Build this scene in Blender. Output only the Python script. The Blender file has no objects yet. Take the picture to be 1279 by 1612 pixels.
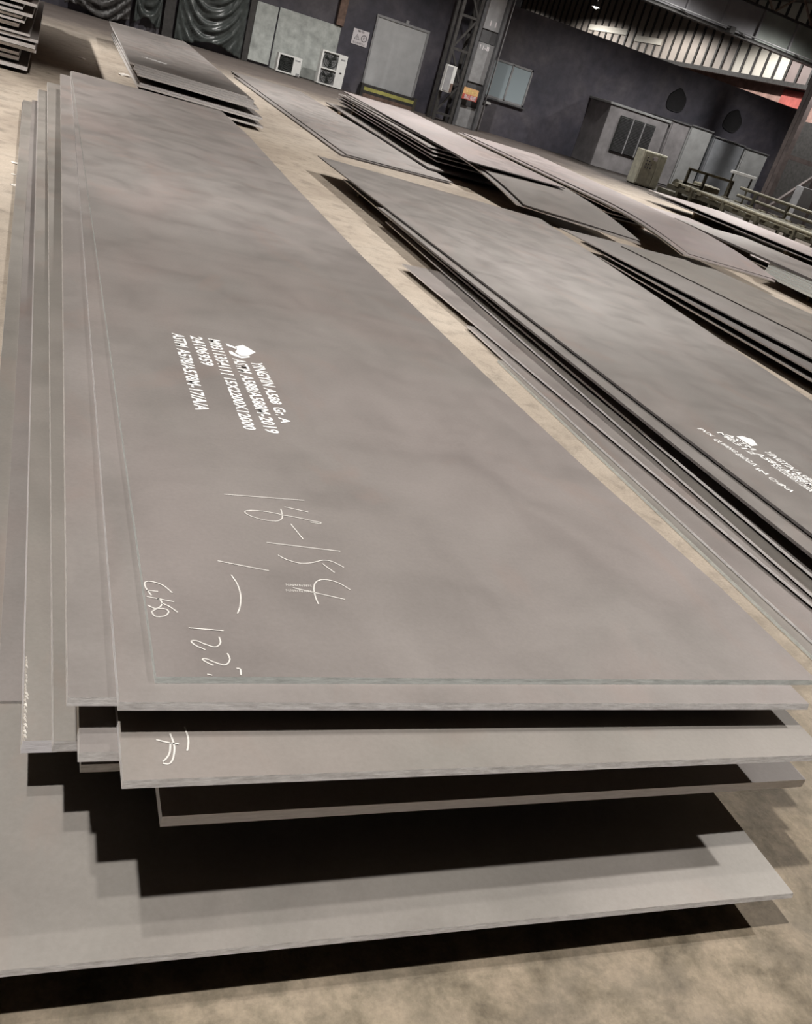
import bpy, bmesh, math, random
from mathutils import Vector, Matrix

# ------------------------------------------------------------------ camera
FPX = 1402.1208
YAW, PITCH, ROLL = -0.4742, 0.4506, 0.3097
CAM = Vector((-0.3367, -1.563, 1.8976))
W_IM, H_IM = 1279.0, 1612.0
cy, sy, cp, sp, cr, sr = (math.cos(YAW), math.sin(YAW), math.cos(PITCH),
                          math.sin(PITCH), math.cos(ROLL), math.sin(ROLL))
FWD = Vector((-sy * cp, cy * cp, -sp))
RGT0 = Vector((cy, sy, 0))
UP0 = RGT0.cross(FWD)
RGT = cr * RGT0 + sr * UP0
UPV = -sr * RGT0 + cr * UP0
scene = bpy.context.scene
COL = scene.collection
cam_data = bpy.data.cameras.new('camera')
cam_data.sensor_fit = 'HORIZONTAL'
cam_data.sensor_width = 36.0
cam_data.lens = 36.0 * FPX / W_IM
cam_data.clip_end = 400
cam_data.clip_start = 0.02
cam = bpy.data.objects.new('camera', cam_data)
COL.objects.link(cam)
cam.matrix_world = Matrix(((RGT.x, UPV.x, -FWD.x, CAM.x),
                           (RGT.y, UPV.y, -FWD.y, CAM.y),
                           (RGT.z, UPV.z, -FWD.z, CAM.z),
                           (0, 0, 0, 1)))
scene.camera = cam

# ------------------------------------------------------------------ world, lamps, exposure
world = bpy.data.worlds.new('world')
scene.world = world
world.use_nodes = True
bgn = world.node_tree.nodes['Background']
bgn.inputs[0].default_value = (0.9, 0.92, 1.0, 1)
bgn.inputs[1].default_value = 0.006
vs = scene.view_settings
vs.view_transform = 'Standard'
vs.look = 'None'
vs.exposure = 0.0
vs.gamma = 1.0
vs.use_curve_mapping = False


def spot(x, y, z, power, cone=110, blend=0.5, radius=0.14, col=(1.0, 0.97, 0.93)):
    """one spot shining straight down"""
    l = bpy.data.lights.new('high_bay_or_fill_light', 'SPOT')
    l.energy = power
    l.color = col
    l.spot_size = math.radians(cone)
    l.spot_blend = blend
    l.shadow_soft_size = radius
    o = bpy.data.objects.new('high_bay_or_fill_light', l)
    o.location = (x, y, z)
    COL.objects.link(o)
    return o


LZ = 8.6
spot(-2.05, -0.1, LZ, 2900, 112)
spot(-2.0, 2.3, LZ, 850, 112)
spot(8.6, 1.4, LZ, 3000, 112)
for gx, gy in ((8.6, 12.0), (8.6, 22.0), (18.5, 12.0), (18.5, 22.0), (28.5, 12.0), (28.5, 22.0)):
    spot(gx, gy, LZ, 2900 if gy < 15 else 4300, 94 if (gx, gy) == (8.6, 22.0) else 100, 0.5)
for gx, cn in ((-4.6, 136), (6.5, 116), (13.2, 132), (23.0, 136), (31.0, 136)):
    spot(gx, 32.5, LZ, 2500, cn, 0.5)
spot(1.2, 10.6, LZ, 2100, 84, 0.4)  # added unseen fill, brightens the far end of the large pile
spot(-4.6, 11.0, LZ, 3600, 76, 0.4)  # added unseen fill for the floor left of the large pile
spot(-4.6, 22.0, LZ, 6000, 96, 0.45)
for gx in (18.5, 28.5):
    spot(gx, 1.5, LZ, 4200, 100)
for gy in (47.0, 58.0, 70.0, 84.0):
    spot(35.5, gy, 9.6, 2000, 165, 0.3)
spot(29.0, 41.2, 8.8, 1200, 170, 0.6, 0.6)  # fill added in front of the crane girder to brighten its panels
spot(36.0, 41.2, 8.8, 1500, 170, 0.6, 0.6)  # second added fill, for the right part of the girder

# ------------------------------------------------------------------ pixel helpers (a pixel gives a direction only)


def ray(p):
    return FWD + RGT * ((p[0] - 639.5) / FPX) - UPV * ((p[1] - 806.0) / FPX)


def atz(p, z):
    d = ray(p)
    return CAM + d * ((z - CAM.z) / d.z)


def aty(p, y):
    d = ray(p)
    return CAM + d * ((y - CAM.y) / d.y)


# ------------------------------------------------------------------ materials
MATS = {}


def newmat(name):
    m = bpy.data.materials.new(name)
    m.use_nodes = True
    nt = m.node_tree
    b = nt.nodes['Principled BSDF']
    MATS[name] = m
    return m, nt, b


def N(nt, typ, **kw):
    n = nt.nodes.new(typ)
    for k, v in kw.items():
        if k.startswith('i_'):
            n.inputs[int(k[2:])].default_value = v
        else:
            setattr(n, k, v)
    return n


def noise(nt, vec, scale, detail=4, rough=0.55, dist=0.0):
    n = nt.nodes.new('ShaderNodeTexNoise')
    n.inputs['Scale'].default_value = scale
    n.inputs['Detail'].default_value = detail
    n.inputs['Roughness'].default_value = rough
    n.inputs['Distortion'].default_value = dist
    nt.links.new(vec, n.inputs['Vector'])
    return n.outputs['Fac']


def ramp(nt, fac, stops):
    r = nt.nodes.new('ShaderNodeValToRGB')
    el = r.color_ramp.elements
    while len(el) < len(stops):
        el.new(0.5)
    for e, (p, c) in zip(el, stops):
        e.position = p
        e.color = (c[0], c[1], c[2], 1) if hasattr(c, '__len__') else (c, c, c, 1)
    nt.links.new(fac, r.inputs[0])
    return r.outputs[0]


def mix(nt, fac, a, b, mode='MIX'):
    m = nt.nodes.new('ShaderNodeMix')
    m.data_type = 'RGBA'
    m.blend_type = mode
    for s, v in ((0, fac), (6, a), (7, b)):
        if hasattr(v, 'is_linked') or hasattr(v, 'links'):
            nt.links.new(v, m.inputs[s])
        elif s == 0:
            m.inputs[0].default_value = v
        else:
            m.inputs[s].default_value = (v[0], v[1], v[2], 1)
    return m.outputs[2]


def objvec(nt, scale=(1, 1, 1), rnd=True):
    tc = nt.nodes.new('ShaderNodeTexCoord')
    mp = nt.nodes.new('ShaderNodeMapping')
    mp.inputs['Scale'].default_value = scale
    nt.links.new(tc.outputs['Object'], mp.inputs['Vector'])
    if rnd:
        oi = nt.nodes.new('ShaderNodeObjectInfo')
        mu = N(nt, 'ShaderNodeMath', operation='MULTIPLY')
        mu.inputs[1].default_value = 37.0
        nt.links.new(oi.outputs['Random'], mu.inputs[0])
        cb = nt.nodes.new('ShaderNodeCombineXYZ')
        for i in range(3):
            nt.links.new(mu.outputs[0], cb.inputs[i])
        nt.links.new(cb.outputs[0], mp.inputs['Location'])
    return mp.outputs['Vector']


def bump(nt, b, h, strength, dist=0.01):
    n = nt.nodes.new('ShaderNodeBump')
    n.inputs['Strength'].default_value = strength
    n.inputs['Distance'].default_value = dist
    nt.links.new(h, n.inputs['Height'])
    nt.links.new(n.outputs[0], b.inputs['Normal'])


def steel(name, c1, c2, c3, metallic=0.2, rough=(0.38, 0.54)):
    """rolled plate with mill scale: soft clouds, faint cross streaks, fine grain"""
    m, nt, b = newmat(name)
    big = noise(nt, objvec(nt, (1, 0.55, 1)), 0.8, 4, 0.5, 0.8)
    mid = noise(nt, objvec(nt, (0.55, 1.9, 1)), 1.5, 5, 0.58, 0.6)
    blot = noise(nt, objvec(nt, (1, 0.8, 1)), 2.6, 5, 0.6, 0.4)
    fine = noise(nt, objvec(nt), 70, 3, 0.7)
    c = ramp(nt, big, [(0.32, c1), (0.52, c2), (0.70, c3)])
    c = mix(nt, 1.0, c, ramp(nt, mid, [(0.25, 0.91), (0.48, 1.0), (0.8, 1.04)]), 'MULTIPLY')
    c = mix(nt, 1.0, c, ramp(nt, blot, [(0.28, 0.90), (0.5, 1.0), (0.75, 1.05)]), 'MULTIPLY')
    c = mix(nt, 1.0, c, ramp(nt, fine, [(0.3, 0.94), (0.7, 1.04)]), 'MULTIPLY')
    rust = noise(nt, objvec(nt, (1, 0.7, 1)), 1.3, 6, 0.62, 1.2)
    c = mix(nt, ramp(nt, rust, [(0.56, 0.0), (0.74, 0.55)]), c, (c3[0] * 1.02, c3[1] * 0.90, c3[2] * 0.84))
    nt.links.new(c, b.inputs['Base Color'])
    rr = N(nt, 'ShaderNodeMapRange')
    rr.inputs[3].default_value = rough[0]
    rr.inputs[4].default_value = rough[1]
    rr.inputs[1].default_value = 0.3
    rr.inputs[2].default_value = 0.7
    nt.links.new(blot, rr.inputs[0])
    nt.links.new(rr.outputs[0], b.inputs['Roughness'])
    b.inputs['Metallic'].default_value = metallic
    bump(nt, b, big, 0.10, 0.02)
    return m


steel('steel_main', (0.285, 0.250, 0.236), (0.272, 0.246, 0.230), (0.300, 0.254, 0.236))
steel('steel_green', (0.290, 0.262, 0.238), (0.275, 0.253, 0.228), (0.302, 0.266, 0.242))
steel('steel_pale', (0.292, 0.264, 0.250), (0.276, 0.254, 0.238), (0.300, 0.267, 0.250))
steel('steel_pink', (0.360, 0.303, 0.296), (0.335, 0.292, 0.282), (0.375, 0.310, 0.292))
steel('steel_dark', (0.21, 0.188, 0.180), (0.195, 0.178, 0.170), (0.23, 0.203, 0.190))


def edge(name, c1, c2, metallic=0.2):
    m, nt, b = newmat(name)
    f = noise(nt, objvec(nt, (1, 1, 6)), 22, 6, 0.7)
    nt.links.new(ramp(nt, f, [(0.3, c1), (0.62, c2)]), b.inputs['Base Color'])
    b.inputs['Roughness'].default_value = 0.45
    b.inputs['Metallic'].default_value = metallic
    bump(nt, b, f, 0.3, 0.004)
    return m


edge('edge_light', (0.52, 0.49, 0.48), (0.86, 0.83, 0.82), 0.0)  # pale cut steel, colour raised in place of light from the front
edge('edge_bright', (0.80, 0.77, 0.80), (0.96, 0.93, 0.96), 0.0)  # sawn edge, made near white to stand in for missing bounce light
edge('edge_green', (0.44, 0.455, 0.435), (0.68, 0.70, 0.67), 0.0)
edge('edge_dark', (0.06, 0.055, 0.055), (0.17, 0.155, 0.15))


def plain(name, col, rough=0.6, metallic=0.0, var=0.25, scale=6.0, bstr=0.0):
    m, nt, b = newmat(name)
    f = noise(nt, objvec(nt), scale, 5, 0.6)
    lo = [x * (1 - var) for x in col]
    hi = [min(1, x * (1 + var)) for x in col]
    nt.links.new(ramp(nt, f, [(0.3, lo), (0.7, hi)]), b.inputs['Base Color'])
    b.inputs['Roughness'].default_value = rough
    b.inputs['Metallic'].default_value = metallic
    if bstr:
        bump(nt, b, f, bstr, 0.02)
    return m


# concrete floor
m, nt, b = newmat('concrete')
v = objvec(nt, rnd=False)
n1 = noise(nt, v, 0.55, 6, 0.6, 0.4)
n2 = noise(nt, v, 4.5, 8, 0.68, 0.5)
n3 = noise(nt, v, 60, 3, 0.7)
c = ramp(nt, n1, [(0.30, (0.35, 0.288, 0.23)), (0.5, (0.44, 0.37, 0.298)), (0.72, (0.505, 0.435, 0.358))])
c = mix(nt, 1.0, c, ramp(nt, n2, [(0.28, 0.62), (0.48, 0.97), (0.72, 1.10)]), 'MULTIPLY')
c = mix(nt, 1.0, c, ramp(nt, n3, [(0.25, 0.78), (0.7, 1.08)]), 'MULTIPLY')
# worn, dirty gangway at the pile ends; darker floor along the wall
tc = nt.nodes.new('ShaderNodeTexCoord')
sx = nt.nodes.new('ShaderNodeSeparateXYZ')
nt.links.new(tc.outputs['Object'], sx.inputs[0])
n4 = noise(nt, v, 0.9, 5, 0.65, 0.5)


def zone(lo, hi, amp):
    ad = N(nt, 'ShaderNodeMath', operation='MULTIPLY_ADD')
    ad.inputs[1].default_value = amp
    nt.links.new(n4, ad.inputs[0])
    nt.links.new(sx.outputs['Y'], ad.inputs[2])
    mr = N(nt, 'ShaderNodeMapRange')
    mr.inputs[1].default_value = lo + amp * 0.5
    mr.inputs[2].default_value = hi + amp * 0.5
    nt.links.new(ad.outputs[0], mr.inputs[0])
    return mr.outputs[0]


n5 = noise(nt, v, 6.0, 9, 0.7, 0.25)
dirt = mix(nt, 1.0, c, ramp(nt, n5, [(0.32, (0.27, 0.25, 0.20)), (0.47, (0.52, 0.50, 0.43)), (0.60, (0.74, 0.70, 0.62))]), 'MULTIPLY')
dirt = mix(nt, ramp(nt, n4, [(0.35, 0.6), (0.55, 0.0)]), dirt, (0.17, 0.145, 0.115))
c = mix(nt, zone(1.4, 0.2, 2.0), c, dirt)
c = mix(nt, zone(26.0, 33.0, 6.0), c, mix(nt, 1.0, c, (0.26, 0.25, 0.27), 'MULTIPLY'))
conveyor_shade = N(nt, 'ShaderNodeMapRange')  # shade under the conveyor, put into the floor colour
conveyor_shade.inputs[1].default_value = 21.4
conveyor_shade.inputs[2].default_value = 22.4
nt.links.new(sx.outputs['X'], conveyor_shade.inputs[0])
c = mix(nt, conveyor_shade.outputs[0], c, mix(nt, 1.0, c, (0.25, 0.23, 0.21), 'MULTIPLY'))
nt.links.new(c, b.inputs['Base Color'])
b.inputs['Roughness'].default_value = 0.75
bump(nt, b, n2, 0.35, 0.02)

# blackened wall paint with smudges
m, nt, b = newmat('black_wall')
v = objvec(nt, rnd=False)
n1 = noise(nt, v, 0.45, 6, 0.6, 0.6)
n2 = noise(nt, v, 2.2, 6, 0.65, 0.2)
c = ramp(nt, n1, [(0.30, (0.040, 0.040, 0.055)), (0.5, (0.066, 0.061, 0.077)), (0.7, (0.105, 0.096, 0.107))])
c = mix(nt, 1.0, c, ramp(nt, n2, [(0.3, 0.75), (0.7, 1.25)]), 'MULTIPLY')
nt.links.new(c, b.inputs['Base Color'])
b.inputs['Roughness'].default_value = 0.6
bump(nt, b, n2, 0.2, 0.03)

plain('tarp', (0.062, 0.07, 0.067), 0.28, 0.0, 0.35, 5, 0.2)
plain('tarp_dark', (0.05, 0.046, 0.044), 0.38, 0.0, 0.5, 9, 0.5)
plain('board_grey', (0.40, 0.42, 0.40), 0.7, 0.0, 0.35, 2.2)
plain('door_grey', (0.43, 0.435, 0.44), 0.55, 0.0, 0.10, 2.0)
plain('white_paint', (0.72, 0.72, 0.70), 0.45, 0.0, 0.08, 5)
plain('cream_paint', (0.50, 0.49, 0.40), 0.5, 0.0, 0.22, 6)
plain('grille_black', (0.025, 0.028, 0.026), 0.6, 0.0, 0.3, 9)
plain('frame_dark', (0.055, 0.052, 0.05), 0.55, 0.2, 0.35, 6)
plain('column_grey', (0.27, 0.27, 0.275), 0.55, 0.1, 0.25, 2.5)
plain('column_pale', (0.33, 0.33, 0.34), 0.55, 0.1, 0.15, 2.5)
plain('column_dark', (0.10, 0.10, 0.105), 0.55, 0.1, 0.3, 3)
plain('yellow_paint', (0.42, 0.40, 0.12), 0.55, 0.0, 0.2, 6)
plain('olive_paint', (0.085, 0.078, 0.055), 0.6, 0.1, 0.4, 5)
plain('olive_pale', (0.19, 0.175, 0.125), 0.6, 0.1, 0.3, 5)
plain('rust_metal', (0.17, 0.11, 0.085), 0.7, 0.1, 0.4, 6)
plain('annex_grey', (0.20, 0.19, 0.195), 0.6, 0.0, 0.3, 1.4)
plain('annex_blue', (0.19, 0.20, 0.215), 0.55, 0.0, 0.25, 1.4)
plain('annex_pale', (0.26, 0.265, 0.265), 0.55, 0.0, 0.2, 1.6)
plain('soot', (0.006, 0.0055, 0.007), 0.8, 0.0, 0.3, 5)
plain('cladding', (0.42, 0.37, 0.33), 0.6, 0.1, 0.12, 0.5)
plain('cladding_light', (0.72, 0.68, 0.60), 0.6, 0.0, 0.10, 0.6)
plain('cladding_brown', (0.26, 0.21, 0.20), 0.6, 0.1, 0.15, 0.6)
plain('girder_grey', (0.28, 0.275, 0.29), 0.55, 0.15, 0.18, 0.7)
plain('girder_green', (0.26, 0.285, 0.265), 0.55, 0.15, 0.2, 0.9)
plain('roof_sheet', (0.14, 0.115, 0.10), 0.7, 0.0, 0.2, 0.4)
plain('red_banner', (0.52, 0.13, 0.11), 0.6, 0.0, 0.3, 2)
plain('pink_wall', (0.42, 0.26, 0.22), 0.7, 0.0, 0.3, 2)
plain('column_brown', (0.115, 0.092, 0.088), 0.65, 0.1, 0.3, 3)
plain('timber', (0.20, 0.145, 0.095), 0.8, 0.0, 0.3, 12, 0.3)
plain('white_mark', (0.86, 0.85, 0.83), 0.7, 0.0, 0.06, 40)
plain('chalk', (0.66, 0.63, 0.59), 0.85, 0.0, 0.15, 60)
plain('sign_white', (0.70, 0.66, 0.68), 0.5, 0.0, 0.08, 8)
plain('sign_red', (0.50, 0.10, 0.08), 0.5, 0.0, 0.2, 8)
plain('sign_orange', (0.72, 0.42, 0.20), 0.5, 0.0, 0.15, 8)
plain('sign_yellow', (0.80, 0.62, 0.25), 0.5, 0.0, 0.1, 8)
plain('ink', (0.10, 0.09, 0.10), 0.6, 0.0, 0.2, 8)
plain('slag', (0.75, 0.70, 0.64), 0.7, 0.0, 0.2, 20)
m, nt, b = newmat('window_glass')
b.inputs['Base Color'].default_value = (0.34, 0.40, 0.43, 1)
b.inputs['Roughness'].default_value = 0.12
b.inputs['Specular IOR Level'].default_value = 0.8
m, nt, b = newmat('lamp_glow')
b.inputs['Emission Color'].default_value = (1, 0.93, 0.8, 1)
b.inputs['Emission Strength'].default_value = 12.0

# ------------------------------------------------------------------ object helpers


def tag(o, label=None, cat=None, group=None, kind=None):
    if label:
        o['label'] = label
    if cat:
        o['category'] = cat
    if group:
        o['group'] = group
    if kind:
        o['kind'] = kind
    return o


def link(name, me, mats, parent=None, loc=None):
    o = bpy.data.objects.new(name, me)
    for mm in (mats if isinstance(mats, (list, tuple)) else [mats]):
        me.materials.append(MATS[mm])
    COL.objects.link(o)
    if loc is not None:
        o.location = loc
    if parent is not None:
        o.parent = parent
    return o


def empty(name, loc, label, cat, group=None):
    o = bpy.data.objects.new(name, None)
    o.empty_display_size = 0.1
    COL.objects.link(o)
    o.location = loc
    return tag(o, label, cat, group)


def box_into(bm, lo, hi, mi=0):
    vs_ = [bm.verts.new((x, y, z)) for z in (lo[2], hi[2]) for y in (lo[1], hi[1]) for x in (lo[0], hi[0])]
    for f in ((0, 2, 3, 1), (4, 5, 7, 6), (0, 1, 5, 4), (2, 6, 7, 3), (0, 4, 6, 2), (1, 3, 7, 5)):
        bm.faces.new([vs_[i] for i in f]).material_index = mi


def bar_into(bm, a, b_, w, h=None):
    """a straight bar of rectangular section between two points"""
    a, b_ = Vector(a), Vector(b_)
    h = h or w
    d = (b_ - a).normalized()
    s = d.cross(Vector((0, 0, 1)))
    if s.length < 1e-3:
        s = Vector((1, 0, 0))
    s.normalize()
    t = s.cross(d).normalized()
    ring = [(s * (w / 2) * i + t * (h / 2) * j) for i, j in ((-1, -1), (1, -1), (1, 1), (-1, 1))]
    va = [bm.verts.new(a + r) for r in ring]
    vb = [bm.verts.new(b_ + r) for r in ring]
    for i in range(4):
        j = (i + 1) % 4
        bm.faces.new((va[i], va[j], vb[j], vb[i]))
    bm.faces.new(va[::-1])
    bm.faces.new(vb)


def tube_into(bm, pts, r, seg=8):
    pts = [Vector(p) for p in pts]
    rings = []
    for i, p in enumerate(pts):
        d = (pts[min(i + 1, len(pts) - 1)] - pts[max(i - 1, 0)]).normalized()
        s = d.cross(Vector((0, 0, 1)))
        if s.length < 1e-3:
            s = Vector((1, 0, 0))
        s.normalize()
        t = s.cross(d).normalized()
        rings.append([bm.verts.new(p + r * (math.cos(2 * math.pi * k / seg) * s + math.sin(2 * math.pi * k / seg) * t)) for k in range(seg)])
    for a, b_ in zip(rings, rings[1:]):
        for k in range(seg):
            bm.faces.new((a[k], a[(k + 1) % seg], b_[(k + 1) % seg], b_[k])).smooth = True
    bm.faces.new(rings[0][::-1])
    bm.faces.new(rings[-1])


def finish(name, bm, mats, parent=None, loc=None, bevel=0.0):
    if bevel:
        bmesh.ops.bevel(bm, geom=bm.edges[:], offset=bevel, segments=1, affect='EDGES')
    bmesh.ops.recalc_face_normals(bm, faces=bm.faces)
    me = bpy.data.meshes.new(name)
    bm.to_mesh(me)
    bm.free()
    return link(name, me, mats, parent, loc)


def box(name, lo, hi, mat, parent=None, bevel=0.0, base=None):
    """box between two world corners; base = the world point that is its parent's origin"""
    bm = bmesh.new()
    o = Vector(base) if base is not None else (Vector(lo) + Vector((hi[0], hi[1], lo[2]))) / 2
    box_into(bm, Vector(lo) - o, Vector(hi) - o)
    ob = finish(name, bm, mat, parent, None if (base is not None and parent is not None) else o, bevel)
    return ob


def struct(o):
    o['kind'] = 'structure'
    return o


# ------------------------------------------------------------------ the setting
struct(box('floor', (-30, -25, -0.3), (60, 150, 0.0), 'concrete', base=(0, 0, 0)))
WY = 40.0
struct(box('wall_back', (-25, WY, 0), (36.0, WY + 0.3, 5.28), 'black_wall', base=(0, WY, 0)))
struct(box('ceiling', (-30, -25, 11.2), (60, 150, 11.4), 'roof_sheet', base=(0, 0, 11.2)))
# the far side wall of the hall: ribbed sheets, seen above the black building
SX = 40.0
sw = struct(box('wall_right', (SX, 36, 6.95), (SX + 0.15, 150, 11.2), 'cladding', base=(SX, 40, 0)))
struct(box('trim_1', (SX - 0.25, 36, 6.72), (SX + 0.15, 150, 6.98), 'frame_dark', base=(SX, 40, 0)))
struct(box('wall_side', (SX + 0.5, 20, 0), (SX + 0.7, 150, 5.2), 'frame_dark', base=(SX, 40, 0)))
struct(box('wall_gallery', (SX + 0.5, 36, 5.2), (SX + 0.7, 150, 6.9), 'pink_wall', base=(SX, 40, 0)))
rng = random.Random(4)
yy = 36.5
i = 0
while yy < 110:
    stp = 1.05
    mt = 'cladding'
    if 46.8 < yy < 51.6:
        mt = 'cladding_light'
    elif yy < 46.8:
        mt = 'cladding_brown'
    box('sheet_panel', (SX - 0.06, yy + 0.12, 6.98), (SX, yy + stp - 0.06, 11.15), mt, sw, base=(SX, 40, 0)).location = (0, 0, 0)
    box('sheet_rib', (SX - 0.14, yy - 0.06, 6.98), (SX, yy + 0.11, 11.15), 'frame_dark', sw, base=(SX, 40, 0)).location = (0, 0, 0)
    yy += stp
for ya, yb, za, zb in ((66, 72, 8.1, 8.5), (61, 64.6, 7.8, 8.2)):
    box('skylight_strip', (SX - 0.16, ya, za), (SX - 0.08, yb, zb), 'cladding_light', sw, base=(SX, 40, 0))
rb = box('banner', (SX + 0.38, 44.8, 5.75), (SX + 0.498, 47.2, 6.65), 'red_banner', None)
tag(rb, 'red banner hung on the far side wall above the black building', 'banner')

# ------------------------------------------------------------------ steel plates
ORD = ['topmost', 'second', 'third', 'fourth', 'fifth', 'sixth', 'seventh', 'eighth', 'ninth', 'tenth',
       'eleventh', 'twelfth', 'thirteenth', 'fourteenth', 'fifteenth', 'sixteenth', 'seventeenth', 'eighteenth',
       'nineteenth', 'twentieth', 'twenty first', 'twenty second', 'twenty third', 'twenty fourth', 'twenty fifth']


def plate(label, NL, NR, FR, FL, z, t, mat='steel_main', em='edge_light', prof=None, group=None, ny=1, nx=1, bow=None, rake=0.0):
    """one rolled steel plate; NL.. = plan corners in metres, z = level of its upper face, prof(u,v) = sag"""
    org = Vector((NL[0], NL[1], z - t))
    top, bot = [], []
    bm = bmesh.new()
    for j in range(ny + 1):
        v = j / ny
        rt, rb_ = [], []
        for i_ in range(nx + 1):
            u = i_ / nx
            x = (NL[0] * (1 - u) + NR[0] * u) * (1 - v) + (FL[0] * (1 - u) + FR[0] * u) * v
            y = (NL[1] * (1 - u) + NR[1] * u) * (1 - v) + (FL[1] * (1 - u) + FR[1] * u) * v
            if bow:
                x += bow(y) * u
            dz = prof(u, v) if prof else 0.0
            ry = -rake * t if j == 0 else 0.0
            rx = -rake * 0.3 * t if i_ == 0 else 0.0
            rt.append(bm.verts.new((x - org.x, y - org.y, t + dz)))
            rb_.append(bm.verts.new((x - org.x + rx, y - org.y + ry, dz)))
        top.append(rt)
        bot.append(rb_)
    for j in range(ny):
        for i_ in range(nx):
            f = bm.faces.new((top[j][i_], top[j][i_ + 1], top[j + 1][i_ + 1], top[j + 1][i_]))
            f.smooth = ny > 1
            f = bm.faces.new((bot[j][i_], bot[j + 1][i_], bot[j + 1][i_ + 1], bot[j][i_ + 1]))
            f.smooth = ny > 1
    side = []
    for j in range(ny):
        side.append((top[j][0], top[j + 1][0], bot[j + 1][0], bot[j][0]))
        side.append((top[j][nx], bot[j][nx], bot[j + 1][nx], top[j + 1][nx]))
    for i_ in range(nx):
        side.append((top[0][i_], bot[0][i_], bot[0][i_ + 1], top[0][i_ + 1]))
        side.append((top[ny][i_], top[ny][i_ + 1], bot[ny][i_ + 1], bot[ny][i_]))
    for s_ in side:
        bm.faces.new(s_).material_index = 1
    for e in bm.edges:
        if len(e.link_faces) == 2 and e.link_faces[0].material_index != e.link_faces[1].material_index:
            e.smooth = False
    bmesh.ops.recalc_face_normals(bm, faces=bm.faces)
    me = bpy.data.meshes.new('steel_plate')
    bm.to_mesh(me)
    bm.free()
    o = link('steel_plate', me, [mat, em], None, org)
    return tag(o, label, 'steel plate', group)


def lplate(label, pa, pb, z, t, w, y0, y1, mat='steel_main', em='edge_dark', group=None, skew=0.0, **kw):
    """plate whose left edge runs through two sighted points on its own level"""
    A, B = atz(pa, z), atz(pb, z)
    k = (B.x - A.x) / (B.y - A.y)
    fx = lambda y: A.x + k * (y - A.y)
    return plate(label, (fx(y0), y0), (fx(y0) + w, y0 + skew), (fx(y1) + w, y1 + skew), (fx(y1), y1), z, t, mat, em, group=group, **kw)


def batten(x0, x1, y, z0, z1, label, group, w=0.09):
    bm = bmesh.new()
    box_into(bm, (0, -w / 2, 0), (x1 - x0, w / 2, z1 - z0))
    o = finish('timber_batten', bm, 'timber', None, (x0, y, z0), 0.004)
    return tag(o, label, 'timber', group)


GM = 'plates of the large marked pile'
# -- main pile
BOWP = ((-1, .03), (0, 0.03), (0.5, 0.03), (1.3, -0.03), (2.5, -0.075), (4.8, -0.11), (7.2, -0.08), (10.0, 0.0), (12.0, -0.03), (13, -.03))


def BOW(y):
    for (a_, b_), (c_, d_) in zip(BOWP, BOWP[1:]):
        if a_ <= y <= c_:
            return b_ + (d_ - b_) * (y - a_) / (c_ - a_)
    return 0.0


P1 = plate('broad steel plate with white stencilled lettering and chalk numbers, topmost of the large pile',
           (0.0, 0.0), (2.0, 0.0), (2.0, 12.0), (0.0, 12.0), 0.58, 0.015, 'steel_main', 'edge_green', None, GM, 48, 2, BOW, 0.35)
P2 = plate('steel plate directly under the lettered top plate of the large pile',
           (-0.08, -0.065), (1.92, -0.09), (1.86, 11.95), (-0.01, 12.05), 0.5648, 0.018, 'steel_main', 'edge_light', None, GM, rake=0.35)
P3 = plate('third steel plate from the top of the large pile, jutting out at its side',
           (-0.18, -0.03), (1.82, -0.045), (1.80, 11.65), (-0.13, 11.65), 0.5466, 0.018, 'steel_main', 'edge_light', None, GM, rake=0.35)
P4 = plate('steel plate with a chalk hook mark, its bare end jutting out below the lettered plates',
           (-0.07, -0.21), (1.93, -0.22), (1.80, 11.6), (-0.1, 11.6), 0.485, 0.017, 'steel_green', 'edge_light', None, GM, rake=0.35)
S3 = plate('steel plate just under the chalk hook plate, a short bare corner showing at its left',
           (-0.15, -0.11), (1.85, -0.11), (1.80, 11.3), (-0.05, 11.3), 0.467, 0.02, 'steel_main', 'edge_light', None, GM, rake=0.35)
S2 = plate('thick greenish steel plate whose bare strip runs beside the third plate of the large pile',
           (-0.19, 0.04), (1.81, 0.04), (1.73, 12.16), (-0.27, 12.16), 0.356, 0.024, 'steel_green', 'edge_light', None, GM, rake=0.3)
S4 = plate('thin steel plate in the dark gap under the short bare corner of the large pile',
           (-0.13, -0.01), (1.87, -0.01), (1.78, 11.8), (-0.13, 11.8), 0.331, 0.024, 'steel_main', 'edge_light', None, GM)
P5 = plate('steel plate in deep shade with a bright sawn front edge, low in the large pile',
           (0.04, -0.15), (2.02, -0.15), (1.82, 11.8), (0.04, 11.8), 0.306, 0.032, 'steel_main', 'edge_bright', None, GM)
S1 = plate('steel plate with a rough pale flame cut corner, a strip low in the large pile',
           (-0.25, 0.13), (1.75, 0.13), (1.63, 11.9), (-0.37, 11.9), 0.273, 0.03, 'steel_green', 'edge_bright', None, GM, rake=0.3)
PA = plate('thin steel plate lying on the base plate, left of the flame cut strip',
           (-0.31, 0.42), (1.69, 0.42), (1.57, 11.8), (-0.43, 11.8), 0.14, 0.010, 'steel_main', 'edge_light', None, GM)
P6 = plate('wide base plate of the large pile, reaching furthest out over the floor',
           (-0.36, -0.355), (1.84, -0.41), (1.70, 11.67), (-0.53, 11.67), 0.13, 0.014, 'steel_green', 'edge_light', None, GM, rake=0.35)
P7 = plate('second base plate of the large pile, tight under the wide base plate',
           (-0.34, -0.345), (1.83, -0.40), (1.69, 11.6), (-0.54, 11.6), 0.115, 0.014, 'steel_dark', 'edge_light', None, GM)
bm = bmesh.new()   # ragged slag left by the cutting torch along the flame cut corner
rr = random.Random(2)
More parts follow.
